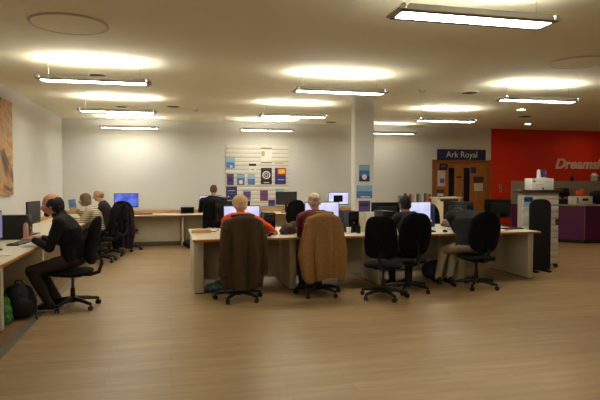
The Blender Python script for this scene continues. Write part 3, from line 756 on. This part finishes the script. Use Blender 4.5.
flat('wall_mounted_poster','dark blue text poster at the lower left of the slatted board','poster',1.35,1.62,1.03,1.36,PY,dk,GP,[('print','r',0,.2,.7,.06,lbl),('print_line','r',0,0,.7,.05,blue),('emblem','c',-.3,-.25,.06,0,wht)])
flat('wall_mounted_poster','small photo leaflet above the orange person on the slatted board','poster',1.77,1.97,.99,1.28,PY,lbl,GP,[('picture','r',0,.1,.9,.5,pur),('print','r',0,-.25,.8,.2,blue)])
flat('wall_mounted_poster','magenta leaflet at the lower middle of the slatted board','poster',2.20,2.40,1.0,1.27,PY,magenta,GP,[('print','r',0,.1,.6,.3,pur)])
flat('wall_mounted_poster','pale blue card partly behind the switched off monitor','poster',2.60,2.81,1.17,1.30,PY,lbl,GP)
flat('wall_mounted_poster','small pale strip with yellow and blue at the upper right of the slatted board','poster',2.58,2.79,1.93,2.0,PY,pm('pale_yellow',(230,212,140)),GP,[('strip','r',0,-.2,1,.3,lbl)])
flat('wall_mounted_poster','small purple leaflet lowest on the slatted board, left of the switched off monitor','poster',2.41,2.58,.87,1.03,PY,pur,GP,[('print','r',0,.1,.6,.3,dk)])
CY = 8.926; GC = 'posters on the column'
flat('wall_mounted_poster','blue poster with a white disc at the top of the column','poster',3.16,3.35,1.49,1.775,CY,blue,GC,[('band','r',0,.32,1,.3,sky),('lower_band','r',0,-.33,1,.3,dk),('disc','c',.0,-.22,.24,0,wht)])
flat('wall_mounted_poster','wide blue sea view poster in the middle of the column','poster',3.115,3.40,1.20,1.425,CY,sky,GC,[('sea','r',0,-.2,1,.5,blue),('print','r',.05,-.38,.6,.07,wht)])
flat('wall_mounted_poster','dark purple poster lowest on the column','poster',3.155,3.36,.97,1.16,CY,pur,GC,[('print','r',0,.12,.8,.3,dk)])
DY = YB-.004; GD = 'notices on the double door'
flat('door_notice','pale notice with purple corner on the left door leaf','notice',7.08,7.31,1.36,1.78,DY,pm('pale',(206,196,190)),GD,[('print','r',.1,-.15,.6,.3,pm('violet',(112,92,160)))],.004)
flat('door_notice','dark notice above the pale one on the left door leaf','notice',7.13,7.38,1.80,1.97,DY,blk,GD,[('print','r',0,.1,.6,.3,pm('grey2',(90,84,80)))],.004)
flat('door_notice','lower brown and white notice on the left door leaf','notice',7.05,7.29,1.08,1.27,DY,pm('brown2',(84,50,34)),GD,[('print','r',0,-.25,.8,.35,wht)],.004)
flat('door_notice','white notice with a dark arched head on the right door leaf','notice',8.17,8.47,1.21,1.62,DY,pm('brown3',(60,40,40)),GD,[('page','r',0,-.2,.95,.55,pm('pale2',(200,184,160)))],.004)
flat('door_notice','small dark square sign on the right door leaf','notice',8.09,8.25,1.71,1.88,DY,dk,GD,[],.004)
flat('door_notice','small door plates across the meeting of the two leaves','notice',7.64,7.8,1.58,1.63,DY-.004,blk,GD,[],.004)
lsw = thing('light_switch','small grey switch plate pair on the red wall right of the doors','switch',(9.0,YB-.02,1.31))
MB().box((0,0,.06),(.09,.015,.09),M['greyp'],.003).box((0,0,-.06),(.09,.015,.09),M['greyp'],.003).build('switch_plate', lsw)
MB().box((0,-.01,.06),(.03,.01,.05),M['black'],.003).box((0,-.01,-.06),(.03,.01,.05),M['black'],.003).build('rocker', lsw)

# painting on the left wall
pa = thing('wall_painting','large abstract orange and grey painting on the left wall','painting',(XL+.022,8.25,2.0))
pmx = bpy.data.materials.new('abstract_paint'); pmx.use_nodes = True
nt = pmx.node_tree; tc = nt.nodes.new('ShaderNodeTexCoord'); mp = nt.nodes.new('ShaderNodeMapping'); mp.inputs['Scale'].default_value = (1,.75,1.25)
nz = nt.nodes.new('ShaderNodeTexNoise'); nz.inputs['Scale'].default_value = 2.1; nz.inputs['Detail'].default_value = 6; nz.inputs['Roughness'].default_value = .65; nz.inputs['Distortion'].default_value = .8
rp = nt.nodes.new('ShaderNodeValToRGB'); el = rp.color_ramp.elements
el[0].position = .28; el[0].color = lin((70,58,56)); el[1].position = .75; el[1].color = lin((196,178,148))
for p_,c_ in ((.40,(110,90,80)),(.47,(184,128,76)),(.53,(206,164,110)),(.60,(170,150,120)),(.66,(190,120,70))):
    e = el.new(p_); e.color = lin(c_)
nt.links.new(tc.outputs['Object'],mp.inputs['Vector']); nt.links.new(mp.outputs['Vector'],nz.inputs['Vector']); nt.links.new(nz.outputs['Fac'],rp.inputs['Fac']); nt.links.new(rp.outputs['Color'],nt.nodes['Principled BSDF'].inputs['Base Color']); nt.nodes['Principled BSDF'].inputs['Roughness'].default_value = .7
MB().box((.02,0,0),(.006,2.2,1.42),pmx).build('painted_face', pa)
MB().box((0,0,0),(.036,2.22,1.44),mat('canvas_edge',(150,136,112),.8),.004).build('canvas_edge', pa)

# ------------------------------------------------------------------ small things on the desks
bagm = mat('brown_leather_bag',(58,40,26),.7,.3,30,.4)
b = thing('handbag','slumped dark brown bag lying on the island desk between orange and maroon people','bag',(1.665,7.63,D+.002))
m = MB(); m.ell((0,0,.075),(.13,.09,.075)); m.ell((.06,.01,.10),(.09,.075,.085)); m.ell((-.08,-.01,.05),(.08,.08,.05)); m.blend('bag_body', b, bagm, .008, 4, .014, 14, 4)
MB().tube([(-.06,-.07,.09),(-.14,-.09,.04),(-.17,-.07,.012),(-.12,-.1,.012),(-.06,-.1,.03)],.009,bagm,8).build('strap', b)
c = thing('paper_cup','white paper cup beside the tower computer of the maroon person','cup',(2.50,7.5,D))
MB().cyl((0,0,0),(0,0,.085),.027,.036,M['white'],24).build('cup_body', c)
MB().cyl((0,0,.085),(0,0,.094),.038,.035,M['paper'],24).build('cup_lid', c)
c = thing('bottle','small black bottle right of the white paper cup','bottle',(2.66,7.52,D))
MB().cyl((0,0,0),(0,0,.10),.026,.026,M['blackm'],20).cyl((0,0,.10),(0,0,.125),.026,.012,M['blackm'],20).build('bottle_body', c)
MB().cyl((0,0,.125),(0,0,.145),.014,.014,M['black'],16).build('bottle_cap', c)
c = thing('folder','cream cardboard folder standing on the island desk left of the white leaflet box','folder',(2.76,7.78,D))
MB().box((0,0,.135),(.12,.012,.27),M['cream'],.002,Matrix.Rotation(.0,4,'X')).build('front_cover', c)
MB().box((0,.03,.13),(.12,.012,.26),M['paper'],.002).box((0,.015,.008),(.12,.04,.012),M['cream']).build('back_cover', c)
c = thing('leaflet_box','white printed leaflet box standing on the island desk by the column','box',(2.89,7.72,D))
MB().box((0,0,.15),(.14,.08,.30),M['paper'],.004,seg=1).build('box_body', c)
MB().box((-.02,-.041,.19),(.02,.002,.02),blk).box((.03,-.041,.19),(.022,.002,.016),rd).box((0,-.041,.10),(.1,.002,.012),tanp).build('printed_marks', c)
c = thing('desk_tray','long wooden strip tray on the left end of the island desk','tray',(.44,8.1,D))
MB().bx(-.14,.14,-.03,.03,0,.012,M['upst'],.002).bx(-.14,.14,-.03,-.022,.012,.05,M['upst'],.002).bx(-.14,.14,.022,.03,.012,.05,M['upst'],.002).bx(-.14,-.13,-.022,.022,.012,.05,M['upst']).bx(.13,.14,-.022,.022,.012,.05,M['upst']).build('tray_body', c)
one('cable', MB().tube([(.60,8.28,D+.006),(.66,8.22,D+.006),(.70,8.3,D+.03),(.72,8.4,D+.006)],.006,M['black'],8),'short black cable lying on the left end of the island desk','cable')
c = thing('mug','white mug next to the screen of the dark-haired person','mug',(3.40,7.62,D))
MB().cyl((0,0,0),(0,0,.1),.038,.042,M['white'],24).build('mug_body', c)
MB().tube([(-.04,0,.08),(-.066,0,.07),(-.066,0,.035),(-.038,0,.022)],.006,M['white'],8).build('handle', c)
c = thing('archive_box','navy blue file box right of the screen of the dark-haired person','box',(4.20,8.45,D))
MB().box((0,0,.19),(.16,.25,.38),mat('navy_card',(36,48,96),.6),.006).build('box_body', c)
MB().cyl((0,-.126,.1),(0,-.128,.1),.022,.022,M['white'],16).build('label_disc', c)
for k,(x,y,rz,l) in enumerate([(4.32,7.62,.2,'loose white papers on the island desk left of the bent-over person'),(4.60,7.88,-.3,'white sheets lying farther back on the desk of the bent-over person'),(4.86,7.46,.1,'white sheet on the desk right of the bent-over person')]):
    m = MB()
    for q in range(5): m.box((random.uniform(-.02,.02),random.uniform(-.02,.02),.002+q*.004),(.21,.297,.0025),M['paper'],0,Matrix.Rotation(random.uniform(-.25,.25),4,'Z'))
    one('paper_stack', m, l, 'papers', (x,y,D), rz, 'papers on the right island desk', 0)
m = MB(); m.ell((0,0,.05),(.12,.10,.055)); m.ell((.05,.03,.075),(.08,.08,.06)); m.ell((-.07,-.01,.035),(.08,.07,.035))
o = m.blend('cloth_bundle', None, mat('grey_pink_cloth',(132,112,98),.9,.2,40,.3), .008, 3, .014, 13, 9); o.location = (4.47,8.2,D+.012)
tag(o,'crumpled greyish pink cloth bundle behind the papers of the bent-over person','cloth')
c = thing('speaker','small black box on the back wall desk left of the man in black','box',(.40,13.3,DB))
MB().box((0,0,.075),(.31,.16,.15),M['black'],.01).build('case', c)
MB().box((0,-.082,.08),(.26,.006,.10),M['fab'],.002).build('front_grille', c)
c = thing('bottle','tall pale pink bottle beside the tower computer on the left desk','bottle',(-1.79,7.58,D))
pk = mat('pink_plastic',(176,140,132),.4)
MB().cyl((0,0,0),(0,0,.2),.03,.03,pk,20).cyl((0,0,.2),(0,0,.23),.03,.014,pk,20).build('bottle_body', c)
MB().cyl((0,0,.23),(0,0,.26),.016,.016,M['black'],16).build('bottle_cap', c)
for x,y,rz,l in [(-1.62,6.98,.3,'white sheet under the hands of the bald man in the hoodie'),(-1.68,8.2,.1,'white sheet on the left desk below the grey tilted monitor'),(-1.72,6.2,.15,'white sheet on the left desk near the left edge')]:
    one('paper_sheet', MB().box((0,0,.0025),(.21,.297,.003),M['paper']).box((.01,.0,.005),(.21,.297,.002),M['paper'],0,Matrix.Rotation(.06,4,'Z')), l, 'papers', (x,y,D), rz, 'papers on the left desk', 0)
c = thing('lunch_wrapper','small red packet on the left desk before the bald man','packet',(-1.72,7.52,D))
MB().box((0,0,.015),(.09,.06,.028),rd,.01).build('packet_body', c); MB().box((0,0,.0305),(.05,.03,.001),M['paper']).build('packet_label', c)

# things on the back wall desks, right of the column
c = thing('brochure_rack','brochure rack with mixed leaflets on the back wall desk right of the column','rack',(6.25,13.25,0))
MB().bx(-.45,.45,-.16,.16,0,.90,M['greyp'],.004).build('cabinet', c)
MB().bx(-.45,.45,.08,.10,.90,1.12,M['greyp']).bx(-.45,.45,-.16,-.14,.90,.95,M['greyp']).bx(-.45,-.43,-.16,.1,.90,1.02,M['greyp']).bx(.43,.45,-.16,.1,.90,1.02,M['greyp']).build('rack_frame', c)
cols = [wht,blk,wht,rd,pm('pale3',(190,176,160)),wht,pm('brown4',(120,80,60)),lbl,wht,pm('grey4',(100,96,90)),tanp,rd]
nm = ['white','black','white','red','pale','white','brown','light blue','white','grey','tan','red']
for k,cm in enumerate(cols):
    x = 6.25-.385+k*.07; h = .24+.05*((k*7)%4)/4
    one('brochure', MB().box((0,0,h/2),(.062,.02,h),cm,.002,seg=1), '%s brochure in the rack right of the column, %s from the left' % (nm[k], ['first','second','third','fourth','fifth','sixth','seventh','eighth','ninth','tenth','eleventh','twelfth and last'][k]), 'brochure', (x,13.20,.905), 0, 'brochures in the rack')
c = thing('bookcase','low cream bookcase with a pale top in front of the double door','bookcase',(6.26,11.5,0))
MB().bx(-.36,.20,-.15,.15,0,1.10,M['cream'],.004).build('carcass', c)
MB().bx(-.40,.24,-.18,.18,1.10,1.135,M['panel'],.004).build('top_board', c)
MB().bx(-.30,.15,-.172,-.152,1.04,1.09,M['dkwood'],.003).build('label_rail', c)

# ------------------------------------------------------------------ bags on the floor
c = thing('backpack','black backpack standing under the left desk beside the bald man','bag',(-1.62,6.50,.003),.25)
m = MB(); m.ell((0,0,.19),(.17,.12,.19)); m.ell((0,.0,.08),(.18,.13,.08)); m.ell((.02,-.09,.14),(.12,.06,.10)); m.blend('bag_body', c, mat('black_nylon',(20,20,21),.7,.2,60,.2), .009, 3, .01, 10, 3)
MB().tube([(.05,-.02,.37),(.12,-.06,.34),(.17,-.12,.2),(.165,-.16,.06),(.17,-.2,.012)],.012,M['black'],8).build('strap', c)
MB().tube([(-.04,0,.37),(-.02,0,.41),(.03,0,.41),(.05,0,.37)],.009,M['black'],8).build('grab_handle', c)
c = thing('shopping_bag','crumpled bright green plastic bag on the floor behind the white desk panel','bag',(-1.73,6.26,.003),.1)
m = MB(); m.ell((0,0,.13),(.10,.08,.13)); m.ell((.02,0,.22),(.07,.05,.07)); m.ell((.02,-.02,.06),(.10,.075,.06)); m.blend('bag_body', c, mat('green_film',(52,120,44),.35,.6,14), .008, 2, .028, 16, 8)
MB().tube([(-.03,0,.25),(-.02,0,.31),(.04,.01,.32),(.06,.01,.26)],.008,mat('green_handle',(40,100,40),.4),8).build('bag_handle', c)
c = thing('shopping_bag','pale blue plastic bag on the floor under the left end of the island','bag',(.58,7.50,0),0)
m = MB(); m.ell((0,0,.055),(.11,.09,.055)); m.ell((.05,.02,.075),(.07,.07,.06)); m.ell((-.06,-.02,.04),(.07,.07,.04)); m.blend('bag_body', c, mat('blue_film',(96,140,158),.35,.45,20), .007, 2, .022, 17, 11)
MB().tube([(.04,-.06,.10),(.08,-.1,.06),(.11,-.11,.012),(.06,-.12,.012)],.007,mat('blue_handle',(160,176,170),.4),8).build('bag_handle', c)
c = thing('rucksack','round black bag on the floor under the island left of the khaki trousers','bag',(3.88,7.62,0),0)
m = MB(); m.ell((0,0,.14),(.17,.13,.14)); m.ell((.03,0,.2),(.12,.1,.1)); m.blend('bag_body', c, mat('black_nylon',(20,20,21),.7,.2,60,.2), .009, 3, .012, 10, 5)
MB().tube([(-.1,-.1,.18),(-.06,-.15,.1),(.02,-.15,.06),(.1,-.12,.14)],.010,M['black'],8).build('strap', c)
c = thing('holdall','black bag on the floor at the back wall desk left of the man in black','bag',(.46,12.42,0),0)
m = MB(); m.ell((0,0,.11),(.19,.12,.11)); m.ell((.06,0,.18),(.12,.09,.11)); m.blend('bag_body', c, mat('black_nylon',(20,20,21),.7,.2,60,.2), .009, 3, .012, 10, 6)
MB().tube([(-.1,0,.2),(-.06,0,.28),(.06,0,.31),(.12,0,.27)],.010,M['black'],8).build('carry_handle', c)

# ------------------------------------------------------------------ display stand and reception at right
c = thing('display_stand','white slatted display stand with dark top beside the right desk end','display stand',(6.20,8.40,0))
s = MB(); hh = 1.24
for k in range(11):
    z0 = .06+k*hh/11; s.bx(-.355,.355,-.2,-.185,z0+.010,z0+hh/11-.004,M['slat'],.003)
s.build('slat_front', c)
MB().bx(-.355,.355,-.188,-.06,.06,1.30,mat('stand_side',(176,166,148),.6),.003).build('stand_body', c)
MB().bx(-.42,.42,-.24,.0,1.30,1.345,M['dkwood'],.006).build('top_board', c)
for sx in (-1,1):
    for sy in (-1,1): MB().cyl((sx*.3-.02,-.125+sy*.09,.032),(sx*.3+.02,-.125+sy*.09,.032),.032,.032,M['black'],16).box((sx*.3,-.125+sy*.06,.056),(.03,.1,.02),M['black']).build('caster', c)
flat('leaflet','pale blue leaflet hung on the left side of the display stand','leaflet',5.86,6.04,1.06,1.24,8.193,lbl,None,[('header','r',0,.2,.95,.45,dk),('print','r',0,-.25,.6,.2,sky)])
flat('leaflet','white sheet below the blue leaflet on the display stand','leaflet',5.85,6.02,.80,1.04,8.193,pm('pale4',(204,200,190)),None,[('print','r',0,.1,.7,.3,wht)])
flat('leaflet','small dark leaflet low on the right strip of the display stand','leaflet',6.49,6.56,.74,.84,8.193,blk,None,[('print','r',0,-.1,.6,.3,rd)])
c = thing('leaflet_carton','white box with a small purple badge on top of the display stand','box',(6.22,8.28,1.345))
MB().box((0,0,.1),(.43,.20,.20),M['white'],.005).build('box_body', c)
MB().box((-.17,-.1015,.15),(.035,.002,.035),pur).build('badge', c)
MB().box((.0,-.103,.025),(.03,.006,.035),M['black'],.002).build('latch', c)
MB().box((-.08,-.1012,.155),(.10,.002,.008),tanp).box((-.07,-.1012,.09),(.16,.002,.006),rd).box((.10,-.1012,.14),(.12,.002,.006),tanp).build('printed_lines', c)
c = thing('leaflet_holder','small white holder with purple leaflet on top of the white box','leaflet holder',(6.29,8.28,1.545))
MB().prism([(-.10,0),(.09,0),(.09,.15),(-.085,.15)],.03,.04,M['white']).bx(-.10,.09,-.05,.04,0,.008,M['white']).prism([(-.10,0),(-.06,0),(-.085,.15)],-.04,.03,M['white']).build('holder', c)
MB().box((.02,.022,.085),(.13,.008,.13),pur).build('leaflet_sheet', c)
c = thing('floor_board','tall black board with rounded top standing before the white display stand','board',(5.93,7.86,0))
pts = [(-.195,.03),(.195,.03)]
for k in range(17):
    a = PI*k/16; cs, sn = math.cos(a), math.sin(a); q = (abs(cs)**3+abs(sn)**3)**(-1/3); pts.append((.195*cs*q, 1.05+.15*sn*q))
MB().prism(pts,-.02,.02,mat('matt_black_board',(14,13,13),.85,.2,40)).build('board_panel', c)
for sx in (-1,1): MB().box((sx*.12,0,.016),(.05,.24,.032),M['black'],.006).build('foot', c)

gs = thing('counter_screen','long low grey partition behind the purple reception counter','partition',(10.85,12.75,0))
MB().bx(-2.1,2.1,-.03,.03,.90,1.5,M['greyp'],.006).build('upper_panel', gs)
MB().bx(-2.1,2.1,-.03,.03,.02,.90,M['purple'],.004).build('lower_panel', gs)
for x in (-1.9,0,1.9): MB().box((x,0,.01),(.06,.4,.02),M['alu'],.003).build('foot', gs)
rc = thing('reception_counter','purple angled reception counter with a beige worktop','counter',(9.64,11.15,0))
q = [(-.85,.85),(0,0),(1.9,0),(1.9,.62),(.28,.62),(-.42,1.3)]
def inset(p, d): 
    c_ = V((sum(a for a,b in p)/len(p), sum(b for a,b in p)/len(p))); return [tuple(V(a)+(c_-V(a)).normalized()*d) for a in p]
MB().prismz(inset(q,.05),0,.08,M['black']).build('plinth', rc)
MB().prismz(q,.08,.90,M['purple'],.003).build('front_panels', rc)
MB().prismz(inset(q,-.03),.90,.93,M['greyp'],.003).build('worktop', rc)
MB().box((-.004,-.008,.49),(.022,.014,.80),M['alu'],.003).build('corner_strip', rc)
c = thing('card_printer','white machine with a dark display window on the reception counter','machine',(9.70,11.38,.931),math.radians(4))
MB().box((0,0,.1),(.50,.26,.20),M['white'],.012).build('case', c)
MB().box((.03,-.131,.12),(.17,.004,.065),M['blackm'],.002).build('display', c)
MB().box((-.2,-.131,.11),(.045,.004,.13),M['greyp'],.002).build('button_panel', c)
m = MB(); m.ell((0,0,.05),(.12,.09,.05)); m.ell((.04,0,.11),(.075,.07,.065)); m.ell((-.05,.01,.09),(.06,.06,.06))
o = m.blend('folded_cloth', None, M['orange'], .008, 3, .012, 14, 12); o.location = (9.72,11.40,1.131); tag(o,'bright orange cloth bundle lying on the white counter machine','cloth')
c = thing('till','black cash till with a raised screen left on the reception counter','till',(9.50,11.75,.931),math.radians(-20))
MB().box((0,0,.06),(.38,.34,.12),M['black'],.01).build('till_body', c)
MB().box((-.02,-.02,.29),(.34,.03,.22),BEZ,.008,Matrix.Rotation(-.25,4,'X')).build('till_screen', c)
MB().cyl((0,.02,.12),(0,.02,.22),.03,.025,M['black'],14).build('neck', c)
c = thing('black_holdall','large black bag at the right edge on the reception counter','bag',(10.38,11.5,.933))
m = MB(); m.ell((0,0,.15),(.30,.16,.15)); m.ell((-.1,0,.22),(.2,.13,.11)); m.ell((.1,0,.2),(.2,.13,.12)); m.blend('bag_body', c, mat('black_nylon',(20,20,21),.7,.2,60,.2), .012, 3, .014, 8, 7)
MB().tube([(-.12,-.1,.26),(-.1,-.13,.36),(.06,-.13,.37),(.1,-.1,.28)],.010,M['black'],8).build('carry_handle', c)
c = thing('vase','small dark ornament standing on the grey counter partition','ornament',(10.60,12.75,1.5))
MB().cyl((0,0,0),(0,0,.015),.03,.03,M['black'],20).cyl((0,0,.015),(0,0,.09),.028,.06,M['black'],20).build('bowl', c)
MB().ell((0,0,.12),(.035,.035,.045),M['skirt']).cyl((0,0,.09),(0,0,.2),.012,.008,M['skirt'],12).build('stopper', c)
c = thing('jug','pale jug on the grey counter partition under the lettering','jug',(11.30,12.75,1.5))
MB().cyl((0,0,0),(0,0,.16),.075,.085,M['white'],24).cyl((0,0,.16),(0,0,.2),.085,.05,M['white'],24).build('jug_body', c)
MB().tube([(.08,0,.15),(.15,0,.13),(.15,0,.05),(.08,0,.03)],.012,M['white'],10).build('handle', c)
MB().cyl((0,0,.2),(0,0,.23),.05,.045,M['greyp'],20).build('lid', c)
c = thing('carton','small blue and grey carton right of the jug on the grey partition','box',(11.49,12.75,1.5))
MB().box((0,0,.07),(.13,.055,.14),pm('greyblue',(120,124,140)),.003).build('carton_body', c); MB().box((0,-.0285,.08),(.08,.002,.06),dk).build('carton_label', c)

# ------------------------------------------------------------------ camera, world
cam = bpy.data.cameras.new('camera'); co = bpy.data.objects.new('camera', cam); COL.objects.link(co); S.camera = co
cam.sensor_width = 36; cam.sensor_fit = 'HORIZONTAL'; cam.lens = 548/600*36; cam.clip_end = 60
co.location = (0,0,1.5); co.rotation_euler = (PI/2-math.atan(19/548),0,-math.atan(130/548))
wd = bpy.data.worlds.new('world'); S.world = wd; wd.use_nodes = True
wd.node_tree.nodes['Background'].inputs[0].default_value = (.02,.02,.02,1); wd.node_tree.nodes['Background'].inputs[1].default_value = 0.0
vs = S.view_settings; S.display_settings.display_device = 'sRGB'
vs.view_transform = 'Standard'; vs.look = 'None'; vs.gamma = 1; vs.use_curve_mapping = False; vs.exposure = 0
